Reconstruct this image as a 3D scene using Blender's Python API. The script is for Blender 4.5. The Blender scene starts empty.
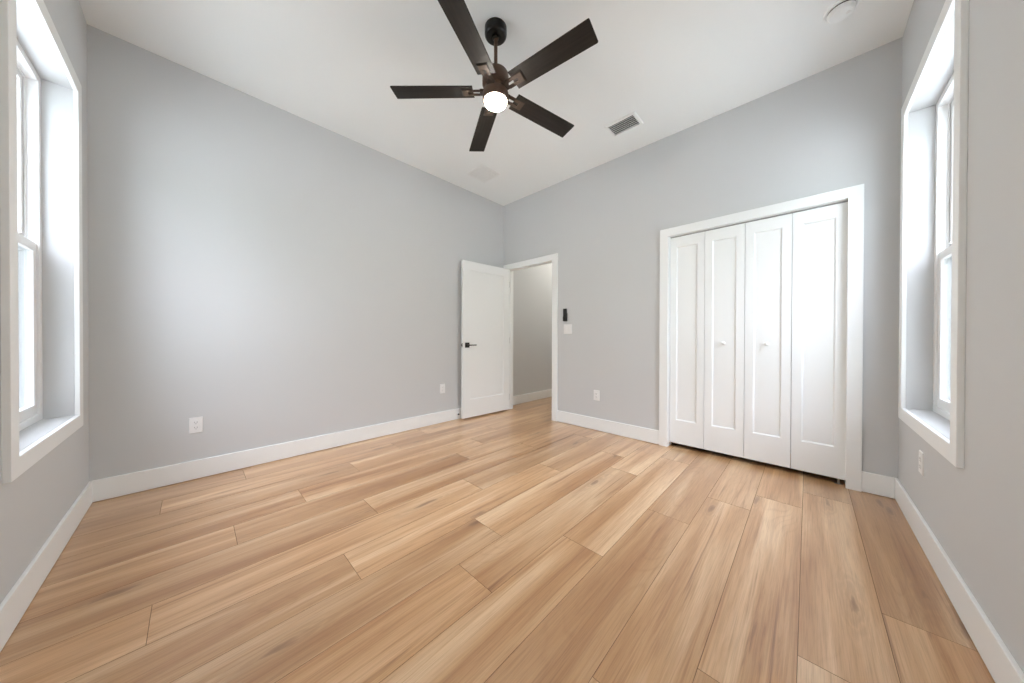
import bpy, bmesh, math, random
from mathutils import Vector, Matrix

C = bpy.context.scene.collection
SC = bpy.context.scene
rnd = random.Random(7)

# ------------------------------------------------------------------ camera, world, light, exposure
W, D, H = 3.740, 3.704, 3.049            # room: x 0..W, y 0..D, ceiling H
CAM = Vector((3.305, 0.466, 1.0625))
yaw, pit, roll = math.radians(43.959), math.radians(-0.3317), math.radians(0.148)
F = Vector((-math.sin(yaw) * math.cos(pit), math.cos(yaw) * math.cos(pit), math.sin(pit)))
R = Vector((math.cos(yaw), math.sin(yaw), 0)); U = R.cross(F)
R2 = R * math.cos(roll) + U * math.sin(roll); U2 = -R * math.sin(roll) + U * math.cos(roll)
cam_d = bpy.data.cameras.new('camera'); cam = bpy.data.objects.new('camera', cam_d); C.objects.link(cam)
cam_d.sensor_width = 36; cam_d.sensor_fit = 'HORIZONTAL'
cam_d.lens = 306.97 * 36 / 1024; cam_d.shift_y = -1.47 / 1024; cam_d.clip_start = 0.02
M = Matrix((R2, U2, -F)).transposed().to_4x4(); M.translation = CAM
cam.matrix_world = M
SC.camera = cam

SKY_STRENGTH = 12.7
LAMP_STRENGTH = 360.0
HALL_WATTS = 26.0
SUN_STRENGTH = 22.0
EXPOSURE = 0.0
vs = SC.view_settings
vs.view_transform = 'Standard'; vs.look = 'None'; vs.gamma = 1.0; vs.use_curve_mapping = False
vs.exposure = EXPOSURE
try:
    SC.cycles.diffuse_bounces = 8; SC.cycles.max_bounces = 12; SC.cycles.transparent_max_bounces = 16
    SC.cycles.sample_clamp_indirect = 8.0
    SC.cycles.use_denoising = True
except Exception:
    pass

world = bpy.data.worlds.new('overcast_sky'); SC.world = world; world.use_nodes = True
nt = world.node_tree; nt.nodes.clear()
wo = nt.nodes.new('ShaderNodeOutputWorld'); bg = nt.nodes.new('ShaderNodeBackground')
tc = nt.nodes.new('ShaderNodeTexCoord'); sx = nt.nodes.new('ShaderNodeSeparateXYZ'); cr = nt.nodes.new('ShaderNodeValToRGB')
mr = nt.nodes.new('ShaderNodeMapRange'); mr.inputs[1].default_value = -0.2; mr.inputs[2].default_value = 1.0
nt.links.new(tc.outputs['Generated'], sx.inputs[0]); nt.links.new(sx.outputs[2], mr.inputs[0])
nt.links.new(mr.outputs[0], cr.inputs[0]); nt.links.new(cr.outputs[0], bg.inputs[0]); nt.links.new(bg.outputs[0], wo.inputs[0])
# horizon band darkened as unseen woods to push daylight lower; bright overcast sky above
stops = [(0.0, (0.20, 0.24, 0.22)), (0.28, (0.20, 0.25, 0.24)), (0.40, (0.78, 0.785, 0.88)), (0.6, (1.09, 1.07, 1.20)), (1.0, (1.58, 1.57, 1.82))]
els = cr.color_ramp.elements
els[0].position, els[0].color = stops[0][0], (*stops[0][1], 1); els[1].position, els[1].color = stops[-1][0], (*stops[-1][1], 1)
for p_, c_ in stops[1:-1]:
    e = els.new(p_); e.color = (*c_, 1)
bg.inputs[1].default_value = SKY_STRENGTH

# added sun behind the house: it lights the ground so bounced light lifts the ceiling
sl = bpy.data.lights.new('sun', 'SUN'); sl.energy = SUN_STRENGTH; sl.color = (1.0, 0.96, 0.89); sl.angle = math.radians(3)
slo = bpy.data.objects.new('sun', sl); C.objects.link(slo); slo.location = (-5, 9, 12)
slo.rotation_euler = Vector((0.55, -0.55, -1.15)).to_track_quat('-Z', 'Y').to_euler()

# windows: near wall (left of picture) and right wall
WIN1 = dict(a=0.340, b=1.212, z0=0.622, z1=2.445)     # along x, in wall y=0
WIN2 = dict(a=2.594, b=3.505, z0=0.638, z1=2.445)     # along y, in wall x=W

def portal(name, loc, rot, sx_, sy_):
    l = bpy.data.lights.new(name, 'AREA'); l.shape = 'RECTANGLE'; l.size = sx_; l.size_y = sy_
    l.cycles.is_portal = True
    o = bpy.data.objects.new(name, l); C.objects.link(o); o.location = loc; o.rotation_euler = rot
zc = (WIN1['z0'] + WIN1['z1']) / 2; zh = WIN1['z1'] - WIN1['z0']
portal('window_portal', ((WIN1['a'] + WIN1['b']) / 2, -0.21, zc), (math.radians(90), 0, 0), WIN1['b'] - WIN1['a'], zh)
portal('window_portal.001', (W + 0.21, (WIN2['a'] + WIN2['b']) / 2, zc), (math.radians(90), 0, math.radians(90)), WIN2['b'] - WIN2['a'], zh)
hl = bpy.data.lights.new('hall_ceiling_lamp', 'POINT'); hl.energy = HALL_WATTS; hl.color = (1.0, 0.93, 0.82); hl.shadow_soft_size = 0.12
hlo = bpy.data.objects.new('hall_ceiling_lamp', hl); C.objects.link(hlo); hlo.location = (0.75, 5.3, 2.85)

# ------------------------------------------------------------------ materials
def mat(name, col, rough=0.5, spec=0.5, metal=0.0, bump=None, coat=0.0, vary=None):
    m = bpy.data.materials.new(name); m.use_nodes = True
    n = m.node_tree.nodes; L = m.node_tree.links; b = n['Principled BSDF']
    b.inputs['Base Color'].default_value = (*col, 1); b.inputs['Roughness'].default_value = rough
    b.inputs['Specular IOR Level'].default_value = spec; b.inputs['Metallic'].default_value = metal
    b.inputs['Coat Weight'].default_value = coat
    if vary:
        t = n.new('ShaderNodeTexCoord'); no = n.new('ShaderNodeTexNoise'); no.inputs['Scale'].default_value = vary[0]
        mx = n.new('ShaderNodeMix'); mx.data_type = 'RGBA'
        mx.inputs[6].default_value = (*col, 1); mx.inputs[7].default_value = (*[c * vary[1] for c in col], 1)
        L.new(t.outputs['Object'], no.inputs['Vector']); L.new(no.outputs['Fac'], mx.inputs[0]); L.new(mx.outputs[2], b.inputs['Base Color'])
    if bump:
        t = n.new('ShaderNodeTexCoord'); no = n.new('ShaderNodeTexNoise'); no.inputs['Scale'].default_value = bump[0]; no.inputs['Detail'].default_value = 4
        bp = n.new('ShaderNodeBump'); bp.inputs['Strength'].default_value = bump[1]; bp.inputs['Distance'].default_value = 0.002
        L.new(t.outputs['Object'], no.inputs['Vector']); L.new(no.outputs['Fac'], bp.inputs['Height']); L.new(bp.outputs[0], b.inputs['Normal'])
    return m

M_wall = mat('grey_wall_paint', (0.625, 0.637, 0.645), 0.75, 0.25, bump=(130, 0.10))
M_ceil = mat('white_ceiling_paint', (0.895, 0.925, 0.93), 0.9, 0.15, bump=(90, 0.12))
M_trim = mat('white_trim_enamel', (0.885, 0.905, 0.905), 0.42, 0.5, bump=(25, 0.03))
M_door = mat('white_door_enamel', (0.875, 0.895, 0.895), 0.48, 0.5, bump=(30, 0.03))
M_vinyl = mat('white_vinyl', (0.86, 0.87, 0.875), 0.3, 0.5, vary=(8, 0.98))
M_plastic = mat('white_plastic', (0.86, 0.86, 0.86), 0.35, 0.5, vary=(20, 0.98))
M_slot = mat('dark_slot', (0.05, 0.05, 0.05), 0.6, vary=(50, 0.8))
M_black = mat('black_metal', (0.012, 0.012, 0.012), 0.38, 0.5, vary=(30, 1.4))
M_lever = mat('dark_grey_metal', (0.09, 0.09, 0.09), 0.4, 0.5, 0.5, vary=(30, 1.2))
M_blackpl = mat('black_plastic', (0.012, 0.012, 0.011), 0.3, 0.5, vary=(40, 1.3))
M_steel = mat('satin_nickel', (0.45, 0.45, 0.45), 0.35, 0.5, 0.9, vary=(30, 0.85))
M_bronze = mat('dark_bronze', (0.095, 0.058, 0.040), 0.5, 0.4, 0.2, vary=(20, 1.3))  # bronze turned more orange to imitate the lamp's warm glow
M_iron = mat('blade_iron_bronze', (0.050, 0.034, 0.025), 0.5, 0.4, 0.2, vary=(20, 1.3))  # bracket bronze likewise warmed in colour for the lamp glow
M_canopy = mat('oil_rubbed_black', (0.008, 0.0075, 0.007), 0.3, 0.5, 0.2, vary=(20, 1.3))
M_grille = mat('white_grille_metal', (0.88, 0.90, 0.90), 0.45, 0.4, vary=(15, 0.97))
M_dark = mat('dark_duct', (0.16, 0.16, 0.16), 0.8, vary=(10, 0.7))
M_rubber = mat('black_rubber', (0.02, 0.02, 0.022), 0.6, vary=(40, 1.3))
M_ground = mat('pale_gravel', (0.42, 0.44, 0.43), 0.95, 0.1, vary=(1.5, 0.75))

def blade_mat():
    m = mat('espresso_blade_wood', (0.022, 0.018, 0.015), 0.58, 0.3)
    n = m.node_tree.nodes; L = m.node_tree.links; b = n['Principled BSDF']
    t = n.new('ShaderNodeTexCoord'); mp = n.new('ShaderNodeMapping'); mp.inputs['Scale'].default_value = (3, 60, 10)
    no = n.new('ShaderNodeTexNoise'); no.inputs['Scale'].default_value = 1.0; no.inputs['Detail'].default_value = 5
    r = n.new('ShaderNodeValToRGB')
    r.color_ramp.elements[0].position = 0.35; r.color_ramp.elements[0].color = (0.011, 0.009, 0.0075, 1)
    r.color_ramp.elements[1].position = 0.7; r.color_ramp.elements[1].color = (0.022, 0.0175, 0.0145, 1)
    L.new(t.outputs['Object'], mp.inputs[0]); L.new(mp.outputs[0], no.inputs['Vector']); L.new(no.outputs['Fac'], r.inputs[0]); L.new(r.outputs[0], b.inputs['Base Color'])
    return m
M_blade = blade_mat()

def facing_pow(n, L, base, power):
    """Schlick reflectance base + (1 - base) * (1 - cos) ** power, the same for both faces"""
    lw = n.new('ShaderNodeLayerWeight'); lw.inputs[0].default_value = 0.5
    p_ = n.new('ShaderNodeMath'); p_.operation = 'POWER'; p_.inputs[1].default_value = power; L.new(lw.outputs['Facing'], p_.inputs[0])
    q_ = n.new('ShaderNodeMath'); q_.operation = 'MULTIPLY_ADD'; q_.inputs[1].default_value = 1 - base; q_.inputs[2].default_value = base; L.new(p_.outputs[0], q_.inputs[0])
    return q_.outputs[0]

def glass_mat(name, tint):
    m = bpy.data.materials.new(name); m.use_nodes = True
    n = m.node_tree.nodes; L = m.node_tree.links; n.clear()
    o = n.new('ShaderNodeOutputMaterial'); mx = n.new('ShaderNodeMixShader'); tr = n.new('ShaderNodeBsdfTransparent'); gl = n.new('ShaderNodeBsdfGlossy')
    tr.inputs[0].default_value = (*tint, 1); gl.inputs['Roughness'].default_value = 0.02
    L.new(facing_pow(n, L, 0.04, 5.0), mx.inputs[0]); L.new(tr.outputs[0], mx.inputs[1]); L.new(gl.outputs[0], mx.inputs[2]); L.new(mx.outputs[0], o.inputs[0])
    return m
M_glass = glass_mat('window_glass', (0.935, 0.972, 0.975))

def screen_mat():
    m = bpy.data.materials.new('insect_screen_mesh'); m.use_nodes = True
    n = m.node_tree.nodes; L = m.node_tree.links; n.clear()
    o = n.new('ShaderNodeOutputMaterial'); mx = n.new('ShaderNodeMixShader'); tr = n.new('ShaderNodeBsdfTransparent'); df = n.new('ShaderNodeBsdfDiffuse')
    df.inputs[0].default_value = (0.038, 0.060, 0.062, 1); L.new(facing_pow(n, L, 0.05, 1.4), mx.inputs[0])
    L.new(tr.outputs[0], mx.inputs[1]); L.new(df.outputs[0], mx.inputs[2]); L.new(mx.outputs[0], o.inputs[0])
    return m
M_screen = screen_mat()

def emit_mat(name, col, s):
    m = bpy.data.materials.new(name); m.use_nodes = True
    n = m.node_tree.nodes; L = m.node_tree.links; n.clear()
    o = n.new('ShaderNodeOutputMaterial'); e = n.new('ShaderNodeEmission'); e.inputs[0].default_value = (*col, 1); e.inputs[1].default_value = s
    L.new(e.outputs[0], o.inputs[0]); return m
M_lamp = emit_mat('lit_lamp_diffuser', (1.0, 0.93, 0.84), LAMP_STRENGTH)

def floor_mat():
    m = bpy.data.materials.new('oak_plank_floor'); m.use_nodes = True
    n = m.node_tree.nodes; L = m.node_tree.links; b = n['Principled BSDF']
    def N(t, **k):
        x = n.new(t)
        for a_, v in k.items(): setattr(x, a_, v)
        return x
    uv = N('ShaderNodeUVMap', uv_map='UVMap'); rv = N('ShaderNodeUVMap', uv_map='Random')
    rs = N('ShaderNodeSeparateXYZ'); L.new(rv.outputs[0], rs.inputs[0])
    def mapped(sc):
        mp = N('ShaderNodeMapping'); mp.inputs['Scale'].default_value = sc; L.new(uv.outputs[0], mp.inputs[0]); return mp
    def noise(sc, detail, dist=0.0, rough=0.5):
        mp = mapped(sc); no = N('ShaderNodeTexNoise'); no.inputs['Scale'].default_value = 1; no.inputs['Detail'].default_value = detail
        no.inputs['Distortion'].default_value = dist; no.inputs['Roughness'].default_value = rough
        L.new(mp.outputs[0], no.inputs['Vector']); return no
    def math_(op, a_, b_=None, clamp=False):
        x = N('ShaderNodeMath', operation=op, use_clamp=clamp)
        for i, v in enumerate((a_, b_)):
            if v is None: continue
            if isinstance(v, (int, float)): x.inputs[i].default_value = v
            else: L.new(v, x.inputs[i])
        return x.outputs[0]
    def ramp(src, stops):
        r = N('ShaderNodeValToRGB'); els = r.color_ramp.elements
        els[0].position, els[0].color = stops[0][0], (*stops[0][1], 1); els[1].position, els[1].color = stops[-1][0], (*stops[-1][1], 1)
        for p_, c_ in stops[1:-1]:
            e_ = els.new(p_); e_.color = (*c_, 1)
        L.new(src, r.inputs[0]); return r.outputs[0]
    def mix(fac, a_, b_, bt='MIX'):
        x = N('ShaderNodeMix', data_type='RGBA', blend_type=bt)
        if isinstance(fac, (int, float)): x.inputs[0].default_value = fac
        else: L.new(fac, x.inputs[0])
        for i, v in ((6, a_), (7, b_)):
            if isinstance(v, tuple): x.inputs[i].default_value = (*v, 1)
            else: L.new(v, x.inputs[i])
        return x.outputs[2]
    broad = noise((0.55, 7.5, 1), 3, 0.5)            # long soft bands along the plank
    streak = noise((0.9, 30.0, 1), 6, 0.8, 0.62)     # narrow brown streaks
    medium = noise((3.0, 85.0, 1), 4, 0.3, 0.6)
    fine = noise((6.0, 260.0, 1), 4, 0.2, 0.6)       # pores
    zone = noise((0.6, 2.6, 1), 2)                   # where streaks and figure gather
    field = noise((0.75, 4.6, 1), 1, 0.15)           # contour field for the cathedral figure
    rings = math_('ABSOLUTE', math_('SINE', math_('MULTIPLY', field.outputs['Fac'], 70.0)))
    base = ramp(broad.outputs['Fac'], [(0.32, (0.45, 0.230, 0.090)), (0.50, (0.60, 0.362, 0.178)), (0.68, (0.765, 0.550, 0.338))])
    sv = math_('ADD', streak.outputs['Fac'], math_('MULTIPLY', math_('SUBTRACT', zone.outputs['Fac'], 0.5), 0.35))
    st = ramp(sv, [(0.28, (0.42, 0.28, 0.18)), (0.37, (0.84, 0.75, 0.66)), (0.47, (1, 1, 1))])
    col = mix(0.85, base, st, 'MULTIPLY')
    rg = ramp(rings, [(0.0, (0.86, 0.80, 0.74)), (0.5, (1, 1, 1)), (1.0, (1.02, 1.02, 1.02))])
    col = mix(math_('MULTIPLY', math_('SUBTRACT', zone.outputs['Fac'], 0.42), 3.0, True), col, rg, 'MULTIPLY')
    md = ramp(medium.outputs['Fac'], [(0.34, (0.80, 0.74, 0.68)), (0.50, (1, 1, 1)), (0.70, (1.06, 1.06, 1.06))])
    col = mix(0.5, col, md, 'MULTIPLY')
    fn = ramp(fine.outputs['Fac'], [(0.36, (0.80, 0.75, 0.70)), (0.52, (1, 1, 1)), (1.0, (1.04, 1.04, 1.04))])
    col = mix(0.7, col, fn, 'MULTIPLY')
    # knots with growth rings around them
    mp = mapped((1.05, 5.2, 1)); vo = N('ShaderNodeTexVoronoi', voronoi_dimensions='2D'); vo.inputs['Scale'].default_value = 1; vo.inputs['Randomness'].default_value = 1
    warp = noise((6, 26, 1), 3)
    L.new(mp.outputs[0], vo.inputs['Vector'])
    dk = math_('ADD', vo.outputs['Distance'], math_('MULTIPLY', math_('SUBTRACT', warp.outputs['Fac'], 0.5), 0.26))
    sel = N('ShaderNodeSeparateColor'); L.new(vo.outputs['Color'], sel.inputs[0])
    has = math_('GREATER_THAN', sel.outputs[0], 0.66)
    kn = math_('MULTIPLY', math_('SUBTRACT', 1.0, math_('MULTIPLY', dk, 11.0), True), has)
    halo = math_('MULTIPLY', math_('SUBTRACT', 1.0, math_('MULTIPLY', dk, 3.0), True), has)
    kr = math_('MULTIPLY', halo, math_('ABSOLUTE', math_('SINE', math_('MULTIPLY', dk, 42.0))))
    col = mix(math_('MULTIPLY', kr, 0.5), col, (0.34, 0.185, 0.085))
    col = mix(math_('MULTIPLY', kn, 0.75), col, (0.20, 0.088, 0.034))
    tone = ramp(rs.outputs[0], [(0.0, (0.84, 0.80, 0.76)), (0.5, (1.0, 0.99, 0.98)), (1.0, (1.12, 1.13, 1.15))])
    col = mix(1.0, col, tone, 'MULTIPLY')
    L.new(col, b.inputs['Base Color'])
    b.inputs['Specular IOR Level'].default_value = 0.3; b.inputs['Coat Weight'].default_value = 1.0; b.inputs['Coat Roughness'].default_value = 0.28; b.inputs['Coat IOR'].default_value = 1.6
    rr = math_('ADD', 0.27, math_('MULTIPLY', fine.outputs['Fac'], 0.12)); L.new(rr, b.inputs['Roughness'])
    bp = N('ShaderNodeBump'); bp.inputs['Strength'].default_value = 0.10; bp.inputs['Distance'].default_value = 0.001
    L.new(fine.outputs['Fac'], bp.inputs['Height']); L.new(bp.outputs[0], b.inputs['Normal'])
    return m
M_floor = floor_mat()
M_seam = mat('plank_seam', (0.22, 0.13, 0.07), 0.7, 0.2, vary=(30, 0.8))

# ------------------------------------------------------------------ mesh helpers
def tag(o, label=None, cat=None, group=None, kind=None):
    if label: o['label'] = label
    if cat: o['category'] = cat
    if group: o['group'] = group
    if kind: o['kind'] = kind
    return o

def obj(name, bm, m, parent=None, bevel=0.0, smooth=False, seg=2):
    bmesh.ops.recalc_face_normals(bm, faces=bm.faces)
    if smooth:
        for f_ in bm.faces: f_.smooth = True
        for e_ in bm.edges:
            if len(e_.link_faces) == 2 and e_.calc_face_angle(0) > math.radians(35): e_.smooth = False
    me = bpy.data.meshes.new(name); bm.to_mesh(me); bm.free()
    for mm in (m if isinstance(m, (list, tuple)) else [m]): me.materials.append(mm)
    o = bpy.data.objects.new(name, me); C.objects.link(o)
    if parent: o.parent = parent
    if bevel:
        bv = o.modifiers.new('bevel', 'BEVEL'); bv.width = bevel; bv.segments = seg; bv.limit_method = 'ANGLE'; bv.angle_limit = math.radians(40)
    return o

def empty(name, loc=(0, 0, 0), rotz=0.0):
    o = bpy.data.objects.new(name, None); C.objects.link(o); o.location = loc; o.rotation_euler = (0, 0, rotz); o.empty_display_size = 0.05
    return o

def box(bm, x0, x1, y0, y1, z0, z1):
    v = [bm.verts.new((x, y, z)) for x in (x0, x1) for y in (y0, y1) for z in (z0, z1)]
    for f_ in ((0, 1, 3, 2), (4, 6, 7, 5), (0, 4, 5, 1), (2, 3, 7, 6), (0, 2, 6, 4), (1, 5, 7, 3)):
        bm.faces.new([v[i] for i in f_])
    return v

def lathe(bm, prof, n=40, axis='z', org=(0, 0, 0)):
    """prof: list of (r, h); r=0 ends close the surface."""
    rings = []
    ox, oy, oz = org
    def pt(r, h, t):
        c_, s_ = r * math.cos(t), r * math.sin(t)
        return {'z': (ox + c_, oy + s_, oz + h), 'y': (ox + c_, oy + h, oz + s_), 'x': (ox + h, oy + c_, oz + s_)}[axis]
    for r, h in prof:
        if r < 1e-6: rings.append([bm.verts.new(pt(0, h, 0))])
        else: rings.append([bm.verts.new(pt(r, h, 2 * math.pi * i / n)) for i in range(n)])
    for a_, b_ in zip(rings, rings[1:]):
        for i in range(n):
            j = (i + 1) % n
            if len(a_) == 1 and len(b_) == 1: continue
            if len(a_) == 1: bm.faces.new((a_[0], b_[i], b_[j]))
            elif len(b_) == 1: bm.faces.new((a_[i], b_[0], a_[j]))
            else: bm.faces.new((a_[i], b_[i], b_[j], a_[j]))
    return rings

def holed_slab(bm, us, zs, holes, fn, d0, d1):
    """A slab in the (u, z) plane from depth d0 to d1 with rectangular holes; fn(u, d, z) -> xyz."""
    us = sorted(set(us + [h[0] for h in holes] + [h[1] for h in holes])); zs = sorted(set(zs + [h[2] for h in holes] + [h[3] for h in holes]))
    cache = {}
    def V(i, k, j):
        key = (i, k, j)
        if key not in cache: cache[key] = bm.verts.new(fn(us[i], (d0, d1)[k], zs[j]))
        return cache[key]
    def solid(i, j):
        if i < 0 or j < 0 or i >= len(us) - 1 or j >= len(zs) - 1: return False
        u, z = (us[i] + us[i + 1]) / 2, (zs[j] + zs[j + 1]) / 2
        return not any(h[0] < u < h[1] and h[2] < z < h[3] for h in holes)
    for i in range(len(us) - 1):
        for j in range(len(zs) - 1):
            if not solid(i, j): continue
            for k in (0, 1): bm.faces.new([V(i, k, j), V(i + 1, k, j), V(i + 1, k, j + 1), V(i, k, j + 1)])
            if not solid(i - 1, j): bm.faces.new([V(i, 0, j), V(i, 1, j), V(i, 1, j + 1), V(i, 0, j + 1)])
            if not solid(i + 1, j): bm.faces.new([V(i + 1, 0, j), V(i + 1, 1, j), V(i + 1, 1, j + 1), V(i + 1, 0, j + 1)])
            if not solid(i, j - 1): bm.faces.new([V(i, 0, j), V(i, 1, j), V(i + 1, 1, j), V(i + 1, 0, j)])
            if not solid(i, j + 1): bm.faces.new([V(i, 0, j + 1), V(i, 1, j + 1), V(i + 1, 1, j + 1), V(i + 1, 0, j + 1)])

def ring(bm, u0, u1, z0, z1, w, fn, d0, d1, wb=None, wt=None, open_bottom=False):
    """A mitred rectangular frame: outer rectangle u0..u1, z0..z1, member width w."""
    wb = w if wb is None else wb; wt = w if wt is None else wt
    out = [(u0, z0), (u0, z1), (u1, z1), (u1, z0)]; inn = [(u0 + w, z0 + wb), (u0 + w, z1 - wt), (u1 - w, z1 - wt), (u1 - w, z0 + wb)]
    if open_bottom: inn[0] = (u0 + w, z0); inn[3] = (u1 - w, z0)
    vo = [[bm.verts.new(fn(u, d, z)) for (u, z) in out] for d in (d0, d1)]
    vi = [[bm.verts.new(fn(u, d, z)) for (u, z) in inn] for d in (d0, d1)]
    n = 3 if open_bottom else 4
    for i in range(n):
        j = (i + 1) % 4
        for k in (0, 1): bm.faces.new((vo[k][i], vo[k][j], vi[k][j], vi[k][i]))
        bm.faces.new((vo[0][i], vo[0][j], vo[1][j], vo[1][i])); bm.faces.new((vi[0][i], vi[0][j], vi[1][j], vi[1][i]))
    if open_bottom:
        for i in (0, 3): bm.faces.new((vo[0][i], vi[0][i], vi[1][i], vo[1][i]))

def fbox(bm, fn, u0, u1, d0, d1, z0, z1):
    v = [bm.verts.new(fn(u, d, z)) for u in (u0, u1) for d in (d0, d1) for z in (z0, z1)]
    for f_ in ((0, 1, 3, 2), (4, 6, 7, 5), (0, 4, 5, 1), (2, 3, 7, 6), (0, 2, 6, 4), (1, 5, 7, 3)):
        bm.faces.new([v[i] for i in f_])

near = lambda u, d, z: (u, -d, z)            # wall y=0, depth outward
right = lambda u, d, z: (W + d, u, z)        # wall x=W
left = lambda u, d, z: (-d, u, z)            # wall x=0
far = lambda u, d, z: (u, D + d, z)          # wall y=D

# ------------------------------------------------------------------ the setting
# floor: planks run along y, rows of 0.2312 m
def build_floor():
    bm = bmesh.new(); uvl = bm.loops.layers.uv.new('UVMap'); rl = bm.loops.layers.uv.new('Random')
    pw, plen, x_first = 0.2312, 1.524, 3.517
    joints = {-1: 2.316, 0: 1.872, 1: 3.115, 2: 2.857, 3: 2.430, 4: 1.846, 5: 1.328, 6: 1.610, 7: 0.975, 8: 0.349, 9: 1.238, 10: 0.620, 11: 0.970, 12: 1.383, 13: 0.322, 14: 0.737}
    def plank(x0, x1, y0, y1):
        g, dz = 0.0008, 0.0014
        ou = rnd.uniform(0, 60); ov = rnd.uniform(0, 60); r1 = rnd.random(); r2 = rnd.random(); fl = rnd.choice((-1, 1))
        top = [(x0 + g, y0 + g, 0), (x1 - g, y0 + g, 0), (x1 - g, y1 - g, 0), (x0 + g, y1 - g, 0)]
        bot = [(x0, y0, -dz), (x1, y0, -dz), (x1, y1, -dz), (x0, y1, -dz)]
        vt = [bm.verts.new(q) for q in top]; vb = [bm.verts.new(q) for q in bot]
        fs = [(bm.faces.new(vt), 0)] + [(bm.faces.new((vb[i], vb[(i + 1) % 4], vt[(i + 1) % 4], vt[i])), 1) for i in range(4)]
        for f_, mi in fs:
            f_.material_index = mi
            for l_ in f_.loops:
                c_ = l_.vert.co
                l_[uvl].uv = (fl * c_.y + ou, c_.x + ov); l_[rl].uv = (r1, r2)
    for k in range(-2, 16):
        x1 = x_first - pw * k; x0 = x1 - pw
        y_end = 6.4 if x0 < 1.3 else 4.35
        j = joints.get(k, rnd.uniform(0, plen))
        ys = []
        y = j - plen * math.ceil((j + 0.1) / plen)
        while y < y_end: ys.append(y); y += plen
        ys.append(y_end); ys[0] = -0.1
        for a_, b_ in zip(ys, ys[1:]):
            if b_ - a_ > 0.02: plank(x0, x1, a_, b_)
    # sub-floor body
    n0 = len(bm.faces)
    box(bm, -0.19, W + 0.19, -0.19, 4.4, -0.06, -0.0025); box(bm, -0.19, 1.4, 4.4, 6.5, -0.06, -0.0025)
    bm.faces.ensure_lookup_table()
    for f_ in bm.faces[n0:]: f_.material_index = 1
    me_bm = bm
    me = bpy.data.meshes.new('floor'); me_bm.to_mesh(me); me_bm.free(); me.materials.append(M_floor); me.materials.append(M_seam)
    o = bpy.data.objects.new('floor', me); C.objects.link(o)
    return tag(o, 'oak-look plank floor of the bedroom running on into the hall', 'floor', kind='structure')
build_floor()

bm = bmesh.new(); box(bm, -0.25, W + 0.25, -0.25, 6.6, H, H + 0.12)
tag(obj('ceiling', bm, M_ceil), 'flat white painted ceiling of the bedroom', 'ceiling', kind='structure')

ROUGH = dict(d0=0.080, d1=0.936, dz=2.096, c0=2.300, c1=3.525, cz=2.080)
bm = bmesh.new(); holed_slab(bm, [-0.12, W], [-0.06, H], [(ROUGH['d0'], ROUGH['d1'], -0.061, ROUGH['dz']), (ROUGH['c0'], ROUGH['c1'], -0.061, ROUGH['cz'])], far, 0, 0.116)
tag(obj('wall_far', bm, M_wall), 'light grey wall holding the hall door and the white closet doors', 'wall', kind='structure')
bm = bmesh.new(); holed_slab(bm, [-0.18, 3.704], [-0.06, H], [], left, 0, 0.12)
tag(obj('wall_left', bm, M_wall), 'long light grey wall with two outlets and no opening', 'wall', kind='structure')
bm = bmesh.new(); holed_slab(bm, [0.0, W + 0.18], [-0.06, H], [(WIN1['a'], WIN1['b'], WIN1['z0'], WIN1['z1'])], near, 0, 0.18)
tag(obj('wall_near', bm, M_wall), 'grey wall around the window at the left edge of the photo', 'wall', kind='structure')
bm = bmesh.new(); holed_slab(bm, [0.0, 4.4], [-0.06, H], [(WIN2['a'], WIN2['b'], WIN2['z0'], WIN2['z1'])], right, 0, 0.18)
tag(obj('wall_right', bm, M_wall), 'grey wall around the window beside the closet', 'wall', kind='structure')
# hall and closet shells
bm = bmesh.new(); box(bm, -0.18, -0.06, 3.82, 6.5, -0.06, H)
tag(obj('wall_hall', bm, M_wall), 'grey hall wall seen through the open door', 'wall', kind='structure')
bm = bmesh.new(); box(bm, 1.25, 1.37, 3.82, 6.5, -0.06, H); box(bm, -0.06, 1.25, 6.38, 6.5, -0.06, H)
tag(obj('wall_hall_end', bm, M_wall), 'grey walls closing the hall beyond the door', 'wall', kind='structure')
bm = bmesh.new(); box(bm, 2.02, 2.12, 3.82, 4.4, -0.06, H); box(bm, 2.12, W, 4.3, 4.4, -0.06, H)
tag(obj('wall_closet', bm, M_wall), 'grey walls inside the closet behind the folding doors', 'wall', kind='structure')

# baseboards
BH, BT, BG = 0.142, 0.014, 0.003
def baseboard(name, label, fn, u0, u1, h=BH):
    bm = bmesh.new(); fbox(bm, fn, u0, u1, -BT, 0, BG, h)
    return tag(obj(name, bm, M_trim, bevel=0.003), label, 'baseboard', kind='structure')
baseboard('baseboard_left', 'tall white baseboard along the long wall with two outlets', left, 0.0, 3.70)
baseboard('baseboard_near', 'tall white baseboard under the window at the left edge', near, 0.014, W)
baseboard('baseboard_far', 'white baseboard between the hall door and the closet', far, 0.998, 2.240)
baseboard('baseboard_corner', 'short white baseboard between the closet and the window wall', far, 3.579, 3.726)
baseboard('baseboard_right', 'tall white baseboard under the window beside the closet', right, 0.014, D)
bm = bmesh.new(); box(bm, -0.06, -0.046, 3.82, 6.38, BG, BH)
tag(obj('baseboard_hall', bm, M_trim, bevel=0.003), 'white baseboard of the hall seen through the door', 'baseboard', kind='structure')

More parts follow.
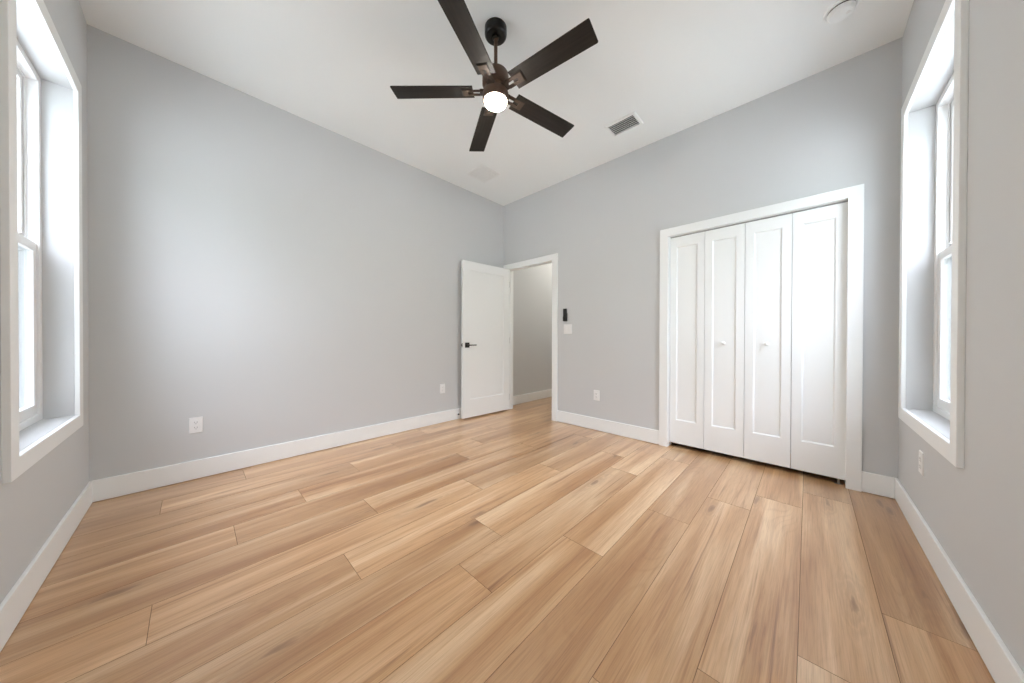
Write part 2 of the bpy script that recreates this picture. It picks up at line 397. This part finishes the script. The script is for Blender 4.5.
# door casing and jamb
def casing(name, label, u0, u1, ztop, w, rough0, rough1, roughz, stop):
    root = empty(name); tag(root, label, 'door trim', kind='structure')
    bm = bmesh.new(); ring(bm, u0, u1, 0.0, ztop, w, far, -0.019, 0.0, open_bottom=True)
    obj('casing', bm, M_trim, root, bevel=0.002)
    bm = bmesh.new(); ring(bm, rough0, rough1, 0.0, roughz, 0.018, far, 0.0, 0.116, open_bottom=True)
    obj('jamb', bm, M_trim, root, bevel=0.001)
    if stop:
        bm = bmesh.new(); ring(bm, rough0 + 0.018, rough1 - 0.018, 0.0, roughz - 0.018, 0.011, far, 0.040, 0.075, open_bottom=True)
        obj('stop_strip', bm, M_trim, root, bevel=0.001)
    return root
casing('trim_1', 'white casing around the open hall doorway', 0.018, 0.998, 2.150, 0.080, ROUGH['d0'], ROUGH['d1'], ROUGH['dz'], True)
closet_trim = casing('trim_2', 'wide white casing around the folding closet doors', 2.240, 3.579, 2.138, 0.075, ROUGH['c0'], ROUGH['c1'], ROUGH['cz'], False)
bm = bmesh.new(); fbox(bm, far, ROUGH['c0'] + 0.02, ROUGH['c1'] - 0.02, 0.040, 0.068, 2.0525, 2.062)
obj('door_track', bm, M_steel, closet_trim)

# ------------------------------------------------------------------ windows
def make_window(idx, label, w, fn, portal_side):
    a_, b_, z0, z1 = w['a'], w['b'], w['z0'], w['z1']
    root = empty('window_%d' % idx, fn((a_ + b_) / 2, 0.1, z0)); tag(root, label, 'window', kind='structure')
    org = Vector(root.location)
    f2 = lambda u, d, z: tuple(Vector(fn(u, d, z)) - org)
    zm = (z0 + z1) / 2 - 0.003            # meeting rail centre
    bm = bmesh.new(); ring(bm, a_, b_, z0, z1, 0.034, f2, 0.099, 0.172)
    # inner track lips
    ring(bm, a_ + 0.030, b_ - 0.030, z0 + 0.030, z1 - 0.030, 0.010, f2, 0.135, 0.143)
    obj('window_frame', bm, M_vinyl, root, bevel=0.002)
    # upper sash, outer track
    bm = bmesh.new(); ring(bm, a_ + 0.034, b_ - 0.034, zm - 0.022, z1 - 0.034, 0.036, f2, 0.144, 0.168, wb=0.040)
    up = obj('upper_sash', bm, M_vinyl, root, bevel=0.002)
    bm = bmesh.new(); fbox(bm, f2, a_ + 0.068, b_ - 0.068, 0.153, 0.157, zm + 0.016, z1 - 0.068)
    obj('glass_pane', bm, M_glass, up)
    # lower sash, inner track
    bm = bmesh.new(); ring(bm, a_ + 0.036, b_ - 0.036, z0 + 0.034, zm + 0.024, 0.040, f2, 0.108, 0.134, wb=0.052, wt=0.044)
    lo = obj('lower_sash', bm, M_vinyl, root, bevel=0.002)
    bm = bmesh.new(); fbox(bm, f2, a_ + 0.074, b_ - 0.074, 0.119, 0.123, z0 + 0.084, zm - 0.018)
    obj('glass_pane', bm, M_glass, lo)
    for q in (0.25, 0.75):
        um = a_ + (b_ - a_) * q
        bm = bmesh.new(); fbox(bm, f2, um - 0.030, um + 0.030, 0.112, 0.132, zm + 0.024, zm + 0.032)
        fbox(bm, f2, um - 0.012, um + 0.024, 0.106, 0.124, zm + 0.032, zm + 0.044)
        obj('sash_lock', bm, M_vinyl, lo, bevel=0.002)
    # insect screen outside the lower half
    bm = bmesh.new(); ring(bm, a_ + 0.034, b_ - 0.034, z0 + 0.034, zm + 0.004, 0.016, f2, 0.170, 0.178)
    sc = obj('screen_frame', bm, M_vinyl, root)
    bm = bmesh.new(); fbox(bm, f2, a_ + 0.048, b_ - 0.048, 0.1735, 0.1745, z0 + 0.048, zm - 0.010)
    obj('screen_mesh', bm, M_screen, sc)
    return root
make_window(1, 'white single-hung window in the wall at the left edge of the photo', WIN1, near, 0)
make_window(2, 'white single-hung window beside the closet at the right', WIN2, right, 1)
CW = 0.073
def window_casing(name, label, w, fn):
    bm = bmesh.new(); ring(bm, w['a'] - CW, w['b'] + CW, w['z0'] - CW, w['z1'] + CW, CW - 0.0005, fn, -0.019, 0.0)
    return tag(obj(name, bm, M_trim, bevel=0.002), label, 'window trim', kind='structure')
window_casing('trim_3', 'flat white picture-frame casing of the window at the left edge', WIN1, near)
window_casing('trim_4', 'flat white picture-frame casing of the window beside the closet', WIN2, right)

# ------------------------------------------------------------------ doors
def panel_leaf(parent, name, w, h, t, sl, sr, rt, rb, slope, rec, m):
    """Stile-and-rail frame (local x 0..w, y 0..t front at y=0, z 0..h) with a recessed panel as its child."""
    bm = bmesh.new()
    out = [(0, 0), (0, h), (w, h), (w, 0)]; inn = [(sl, rb), (sl, h - rt), (w - sr, h - rt), (w - sr, rb)]
    in2 = [(sl + slope, rb + slope), (sl + slope, h - rt - slope), (w - sr - slope, h - rt - slope), (w - sr - slope, rb + slope)]
    rings = []
    for pts, y in ((out, 0), (inn, 0), (in2, rec), (in2, t - rec), (inn, t), (out, t)):
        rings.append([bm.verts.new((x, y, z)) for x, z in pts])
    rings.append(rings[0])
    for A, B in zip(rings, rings[1:]):
        for i in range(4):
            j = (i + 1) % 4; bm.faces.new((A[i], A[j], B[j], B[i]))
    lf = obj(name, bm, m, parent, bevel=0.0012)
    bm = bmesh.new(); box(bm, sl + slope - 0.004, w - sr - slope + 0.004, rec, t - rec, rb + slope - 0.004, h - rt - slope + 0.004)
    obj('panel', bm, m, lf)
    return lf

def lever_set(parent, x, z, y, side, direction):
    """square rose and straight lever on face y, pointing out along side (+1/-1) in y, lever along direction in x"""
    bm = bmesh.new(); y1 = y + side * 0.009
    box(bm, x - 0.033, x + 0.033, min(y, y1), max(y, y1), z - 0.033, z + 0.033)
    rose = obj('rose', bm, M_black, parent, bevel=0.003)
    bm = bmesh.new(); lathe(bm, [(0, 0), (0.011, 0), (0.011, side * 0.045), (0, side * 0.045)], 20, 'y', (x, y1, z))
    y2, y3 = y1 + side * 0.034, y1 + side * 0.047
    box(bm, min(x - direction * 0.011, x + direction * 0.115), max(x - direction * 0.011, x + direction * 0.115), min(y2, y3), max(y2, y3), z - 0.007, z + 0.007)
    obj('lever', bm, M_lever, rose, bevel=0.003)

# hall door: hinge pin at (0.098, D-0.012); local x along the slab from the hinge, local y = toward the hall side when closed
door = empty('door_1', (0.098, D - 0.010, 0), math.radians(-93.0))
tag(door, 'white shaker one-panel door standing open against the long wall', 'door', kind='structure')
holder = []
lf = panel_leaf(door, 'slab', 0.813, 2.052, 0.035, 0.115, 0.115, 0.115, 0.235, 0.004, 0.008, M_door)
lf.location = (0.004, 0.012, 0.020)
lever_set(lf, 0.813 - 0.065, 0.952, 0.035, +1, -1)
lever_set(lf, 0.813 - 0.065, 0.952, 0.0, -1, -1)
bm = bmesh.new(); box(bm, 0.813, 0.8145, 0.006, 0.029, 0.952 - 0.028, 0.952 + 0.028)
lp = obj('latch_plate', bm, M_steel, lf)
bm = bmesh.new(); box(bm, 0.8145, 0.823, 0.011, 0.024, 0.952 - 0.010, 0.952 + 0.010)
obj('latch_bolt', bm, M_black, lp)
for zz in (0.20, 1.03, 1.85):
    bm = bmesh.new(); lathe(bm, [(0, -0.045), (0.0065, -0.045), (0.0065, 0.045), (0, 0.045)], 16, 'z', (0, 0.0, zz))
    box(bm, 0.0, 0.0042, 0.0, 0.046, zz - 0.044, zz + 0.044)
    obj('hinge', bm, M_steel, door)

# closet: two bifold pairs
LW, LH, LZ = 0.2945, 2.008, 0.042
def bifold(idx, label, x0, knob_leaf, pivot_x):
    root = empty('door_%d' % idx, (x0, D + 0.030, 0)); tag(root, label, 'closet door', kind='structure')
    leaves = []
    for i in range(2):
        l_ = panel_leaf(root, 'leaf', LW, LH, 0.034, 0.058, 0.058, 0.096, 0.226, 0.010, 0.010, M_door)
        l_.location = (i * (LW + 0.003), 0, LZ); leaves.append(l_)
    bm = bmesh.new()
    lathe(bm, [(0, 0.0105), (0.009, 0.0105), (0.0075, 0.004), (0.0070, -0.008), (0.013, -0.013), (0.0165, -0.019), (0.015, -0.026), (0.008, -0.0295), (0, -0.030)], 24, 'y', (LW / 2, 0, 1.023 - LZ))
    obj('knob', bm, M_door, leaves[knob_leaf], smooth=True)
    if pivot_x is None: return
    bm = bmesh.new()
    px = pivot_x
    box(bm, px - 0.022, px + 0.022, 0.006, 0.030, -0.0005, 0.004); box(bm, px - 0.006, px + 0.006, 0.010, 0.026, 0.004, LZ + 0.001)
    obj('pivot_bracket', bm, M_steel, root)
bifold(2, 'pair of white folding closet doors on the side of the hall door', 2.3205, 1, None)
bifold(3, 'pair of white folding closet doors on the side of the window', 2.3205 + 2 * (LW + 0.003), 0, 2 * LW - 0.032)

# ------------------------------------------------------------------ wall devices
def outlet_builder(label):
    """local: x across, y out of the wall (front), z up; centre of plate at origin"""
    root = empty('wall_outlet'); tag(root, label, 'outlet', group='duplex outlets low on the walls')
    bm = bmesh.new()
    v = [[bm.verts.new((sx_ * hw, y, sz * hh)) for sx_, sz in ((-1, -1), (-1, 1), (1, 1), (1, -1))] for hw, hh, y in ((0.037, 0.059, 0), (0.037, 0.059, 0.003), (0.033, 0.055, 0.006))]
    for A, B in zip(v, v[1:]):
        for i in range(4): bm.faces.new((A[i], A[(i + 1) % 4], B[(i + 1) % 4], B[i]))
    bm.faces.new(v[0]); bm.faces.new(v[2])
    obj('cover_plate', bm, M_plastic, root, bevel=0.001)
    for s in (-1, 1):
        bm = bmesh.new()
        pts = []
        for i in range(24):
            t = 2 * math.pi * i / 24; pts.append((0.0172 * math.cos(t), max(-0.0142, min(0.0142, 0.0172 * math.sin(t)))))
        A = [bm.verts.new((x, 0.0055, z + s * 0.0195)) for x, z in pts]; B = [bm.verts.new((x * 0.97, 0.0082, z * 0.97 + s * 0.0195)) for x, z in pts]
        for i in range(24): bm.faces.new((A[i], A[(i + 1) % 24], B[(i + 1) % 24], B[i]))
        bm.faces.new(B); bm.faces.new(A)
        rc = obj('receptacle', bm, M_plastic, root)
        bm = bmesh.new()
        for sx_, hh in ((-1, 0.0042), (1, 0.0034)): box(bm, sx_ * 0.0064 - 0.0012, sx_ * 0.0064 + 0.0012, 0.0080, 0.0085, s * 0.0195 + 0.003 - hh, s * 0.0195 + 0.003 + hh)
        lathe(bm, [(0, 0.0080), (0.0024, 0.0080), (0.0024, 0.0085), (0, 0.0085)], 12, 'y', (0, 0, s * 0.0195 - 0.0085))
        obj('slots', bm, M_slot, rc)
    bm = bmesh.new(); lathe(bm, [(0, 0.0055), (0.0032, 0.0055), (0.0028, 0.0068), (0, 0.0070)], 14, 'y')
    obj('screw', bm, M_plastic, root)
    return root

def copy_tree(o, parent=None):
    c_ = o.copy(); C.objects.link(c_)
    if parent: c_.parent = parent
    for ch in [x for x in bpy.data.objects if x.parent == o]: copy_tree(ch, c_)
    return c_

proto = outlet_builder('white duplex outlet on the long wall, near the window at the left edge')
spots = [((0.0, 0.476, 0.405), -90, None),
         ((0.0, 2.635, 0.427), -90, 'white duplex outlet on the long wall, beside the open door'),
         ((1.547, D, 0.404), 180, 'white duplex outlet between the doorway and the closet'),
         ((W, 3.120, 0.414), 90, 'white duplex outlet under the window beside the closet')]
for i, (loc, rz, lab) in enumerate(spots):
    o = proto if i == 0 else copy_tree(proto)
    o.location = loc; o.rotation_euler = (0, 0, math.radians(rz))
    if lab: o['label'] = lab

# two-gang rocker switch
sw = empty('light_switch', (1.150, D, 1.178), math.radians(180)); tag(sw, 'white two-gang rocker switch plate under the black fan remote', 'light switch')
bm = bmesh.new()
v = [[bm.verts.new((sx_ * hw, y, sz * hh)) for sx_, sz in ((-1, -1), (-1, 1), (1, 1), (1, -1))] for hw, hh, y in ((0.060, 0.060, 0), (0.060, 0.060, 0.003), (0.056, 0.056, 0.006))]
for A, B in zip(v, v[1:]):
    for i in range(4): bm.faces.new((A[i], A[(i + 1) % 4], B[(i + 1) % 4], B[i]))
bm.faces.new(v[0]); bm.faces.new(v[2])
obj('cover_plate', bm, M_plastic, sw, bevel=0.001)
for s in (-1, 1):
    bm = bmesh.new(); vv = box(bm, s * 0.023 - 0.0165, s * 0.023 + 0.0165, 0.005, 0.0085, -0.033, 0.033)
    for q in vv:
        if q.co.y > 0.006 and q.co.z > 0: q.co.y += 0.004
    obj('rocker', bm, M_plastic, sw, bevel=0.001)

# fan remote in its wall cradle
rm = empty('fan_remote', (1.115, D, 1.355), math.radians(180)); tag(rm, 'slim black fan remote in a wall holder above the switch', 'remote control')
bm = bmesh.new(); box(bm, -0.026, 0.026, 0.006, 0.020, -0.074, 0.080); obj('handset', bm, M_blackpl, rm, bevel=0.005, seg=3)
bm = bmesh.new(); box(bm, -0.028, 0.028, 0.0, 0.007, -0.078, 0.02); box(bm, -0.027, 0.027, 0.0, 0.023, -0.076, -0.058)
box(bm, -0.027, -0.0225, 0.0, 0.023, -0.076, -0.02); box(bm, 0.0225, 0.027, 0.0, 0.023, -0.076, -0.02)
obj('holder', bm, M_blackpl, rm, bevel=0.002)
for r_ in range(3):
    for s in (-1, 1):
        bm = bmesh.new(); lathe(bm, [(0, 0.0195), (0.0062, 0.0195), (0.0055, 0.0215), (0, 0.0215)], 16, 'y', (s * 0.010, 0, 0.050 - r_ * 0.024))
        obj('button', bm, M_rubber, rm)

# door stop on the baseboard behind the door
ds = empty('door_stop', (BT, 2.848, 0.075)); tag(ds, 'small baseboard door stop with a black tip behind the open door', 'door stop')
bm = bmesh.new(); lathe(bm, [(0, 0), (0.013, 0), (0.013, 0.004), (0.006, 0.008), (0.0055, 0.030), (0, 0.030)], 18, 'x'); obj('stem', bm, M_plastic, ds, smooth=True)
bm = bmesh.new(); lathe(bm, [(0, 0.0295), (0.010, 0.0295), (0.0105, 0.040), (0.008, 0.046), (0, 0.047)], 18, 'x'); obj('bumper', bm, M_rubber, ds, smooth=True)

# ------------------------------------------------------------------ ceiling devices
vt = empty('ceiling_vent', (2.060, 3.246, H)); tag(vt, 'rectangular white ceiling air register with open louvers', 'air vent')
loc = lambda u, d, z: (u, z, -d)
bm = bmesh.new()
hw, hh = 0.145, 0.105
o1 = [(-hw, -hh), (-hw, hh), (hw, hh), (hw, -hh)]; i1 = [(-0.118, -0.078), (-0.118, 0.078), (0.118, 0.078), (0.118, -0.078)]; o2 = [(x * 0.975, y * 0.965) for x, y in o1]
rs = [[bm.verts.new((x, y, z)) for x, y in pts] for pts, z in ((o1, 0), (o2, -0.007), (i1, -0.010), (i1, 0))]
rs.append(rs[0])
for A, B in zip(rs, rs[1:]):
    for i in range(4): bm.faces.new((A[i], A[(i + 1) % 4], B[(i + 1) % 4], B[i]))
obj('flange', bm, M_grille, vt)
bm = bmesh.new(); box(bm, -0.117, 0.117, -0.077, 0.077, -0.0015, -0.0005); obj('duct_opening', bm, M_dark, vt)
for i in range(6):
    y = -0.0625 + i * 0.025
    bm = bmesh.new(); vv = box(bm, -0.117, 0.117, -0.0008, 0.0008, -0.0075, 0.0075)
    rot = Matrix.Rotation(math.radians(-27), 4, 'X')
    for q in vv: q.co = rot @ q.co + Vector((0, y, -0.0075))
    obj('louver', bm, M_grille, vt)

rg = empty('ceiling_grille', (0.467, 2.900, H)); tag(rg, 'square flat white ceiling return grille near the far corner', 'ceiling grille')
bm = bmesh.new(); ring(bm, -0.150, 0.150, -0.150, 0.150, 0.022, loc, 0.0, 0.006); obj('frame', bm, M_grille, rg, bevel=0.001)
bm = bmesh.new(); box(bm, -0.13, 0.13, -0.13, 0.13, -0.0012, -0.0004); obj('backing', bm, mat('grey_backing', (0.45, 0.46, 0.46), 0.8, vary=(10, 0.9)), rg)
bm = bmesh.new()
for i in range(17):
    q = -0.124 + i * 0.0155
    box(bm, q - 0.0045, q + 0.0045, -0.129, 0.129, -0.0048, -0.0030); box(bm, -0.129, 0.129, q - 0.0045, q + 0.0045, -0.0047, -0.0029)
obj('lattice', bm, M_grille, rg)

sd = empty('smoke_detector', (3.437, 3.170, H)); tag(sd, 'round white smoke detector on the ceiling above the closet', 'smoke detector')
bm = bmesh.new(); lathe(bm, [(0, 0), (0.076, 0), (0.076, -0.006), (0.072, -0.010), (0, -0.010)], 48, 'z'); obj('base', bm, M_ceil, sd, smooth=True)
bm = bmesh.new(); lathe(bm, [(0, -0.010), (0.0595, -0.010), (0.0595, -0.018), (0, -0.018)], 48, 'z'); obj('gap_ring', bm, M_slot, sd, smooth=True)  # dark ring colours in the shadow of the gap above the body
bm = bmesh.new(); lathe(bm, [(0, -0.0175), (0.0610, -0.0175), (0.059, -0.030), (0.050, -0.040), (0.02, -0.043), (0, -0.043)], 48, 'z'); bd = obj('body', bm, M_ceil, sd, smooth=True)
bm = bmesh.new(); lathe(bm, [(0, -0.042), (0.011, -0.042), (0.010, -0.0455), (0, -0.046)], 24, 'z', (0.028, 0.0, 0.0015)); obj('test_button', bm, M_plastic, bd, smooth=True)

# ------------------------------------------------------------------ ceiling fan
FX, FY, ZB = 1.851, 1.816, 2.646
fan = empty('ceiling_fan', (FX, FY, H)); tag(fan, 'dark bronze five-blade ceiling fan with a lit round lamp', 'ceiling fan')
zr = lambda z: z - H
bm = bmesh.new(); lathe(bm, [(0, 0), (0.071, 0), (0.071, -0.038), (0.069, -0.047), (0.061, -0.055), (0.030, -0.058), (0.022, -0.054), (0.022, -0.03), (0, -0.03)], 48, 'z'); obj('canopy', bm, M_canopy, fan, smooth=True)
bm = bmesh.new(); lathe(bm, [(0, -0.040)] + [(0.021 * math.sin(t), -0.054 - 0.014 * (1 - math.cos(t)) + 0.008) for t in (0.5, 0.9, 1.3, 1.6, 2.0, 2.4)] + [(0.0, -0.074)], 24, 'z'); obj('hanger_ball', bm, M_canopy, fan, smooth=True)
bm = bmesh.new(); lathe(bm, [(0, -0.045), (0.0115, -0.045), (0.0115, zr(2.745)), (0, zr(2.745))], 24, 'z'); obj('downrod', bm, M_bronze, fan, smooth=True)
bm = bmesh.new(); lathe(bm, [(0, zr(2.780)), (0.020, zr(2.780)), (0.022, zr(2.768)), (0.062, zr(2.766)), (0.077, zr(2.760)), (0.084, zr(2.748)), (0.085, zr(2.690)), (0.080, zr(2.676)), (0.070, zr(2.668)), (0.070, zr(2.640)), (0, zr(2.640))], 56, 'z'); obj('motor_housing', bm, M_bronze, fan, smooth=True)
bm = bmesh.new(); lathe(bm, [(0, zr(2.641)), (0.079, zr(2.641)), (0.082, zr(2.632)), (0.082, zr(2.588)), (0.078, zr(2.582)), (0.070, zr(2.582)), (0.070, zr(2.591)), (0, zr(2.591))], 56, 'z'); lk = obj('light_kit', bm, M_bronze, fan, smooth=True)
bm = bmesh.new(); lathe(bm, [(0, zr(2.590)), (0.067, zr(2.590)), (0.067, zr(2.576)), (0.064, zr(2.565)), (0.048, zr(2.556)), (0.025, zr(2.552)), (0, zr(2.551))], 48, 'z'); obj('lamp_diffuser', bm, M_lamp, lk, smooth=True)

PHI, PITCH, BR, BW, RIN = -2.388, -0.173, 0.658, 0.127, 0.143
def blade_mesh():
    bm = bmesh.new()
    # outline in local x (radial), y (chord); slight taper, eased tip corners, notch for the bracket
    w0, w1 = BW * 0.47, BW * 0.51
    pts = [(RIN, -w0), (RIN, w0)]
    c_ = 0.006
    pts += [(BR - c_, w1), (BR - c_ * 0.3, w1 - c_ * 0.3), (BR, w1 - c_), (BR, -w1 + c_), (BR - c_ * 0.3, -w1 + c_ * 0.3), (BR - c_, -w1)]
    A = [bm.verts.new((x, y, -0.003)) for x, y in pts]; B = [bm.verts.new((x, y, 0.003)) for x, y in pts]
    for i in range(len(pts)): bm.faces.new((A[i], A[(i + 1) % len(pts)], B[(i + 1) % len(pts)], B[i]))
    bm.faces.new(A); bm.faces.new(B)
    return bm
def bracket_mesh():
    bm = bmesh.new()
    # U-shaped blade iron under the blade: plate with a slit and two prongs running to the hub
    def slab(x0, x1, y0, y1, z0, z1): box(bm, x0, x1, y0, y1, z0, z1)
    slab(0.178, 0.212, -0.030, 0.030, -0.0085, -0.0030)
    slab(0.100, 0.178, 0.008, 0.030, -0.0085, -0.0030)
    slab(0.100, 0.178, -0.030, -0.008, -0.0085, -0.0030)
    slab(0.060, 0.100, -0.026, 0.026, -0.010, 0.004)
    return bm
first = None
for k in range(5):
    th = PHI + math.radians(72) * k
    rot = Matrix.Rotation(th, 4, 'Z') @ Matrix.Rotation(PITCH, 4, 'X')
    mw = Matrix.Translation((0, 0, zr(ZB))) @ rot
    if first is None:
        bl = obj('blade', blade_mesh(), M_blade, fan, bevel=0.001)
        br = obj('blade_bracket', bracket_mesh(), M_iron, bl, bevel=0.0015)
        bm = bmesh.new(); box(bm, 0.150, 0.2175, -0.0355, 0.0355, -0.0052, -0.0025); sp = obj('shadow_plate', bm, M_canopy, bl)  # dark plate put in for the shadow line around the bracket
        first = (bl, [br, sp])
    else:
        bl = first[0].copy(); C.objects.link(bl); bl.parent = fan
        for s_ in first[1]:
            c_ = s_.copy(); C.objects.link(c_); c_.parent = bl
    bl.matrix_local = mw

# ------------------------------------------------------------------ outside
bm = bmesh.new(); box(bm, -40, 40, -40, 40, -0.40, -0.30)
tag(obj('ground', bm, M_ground), 'pale gravel ground outside the windows', 'ground', kind='structure')
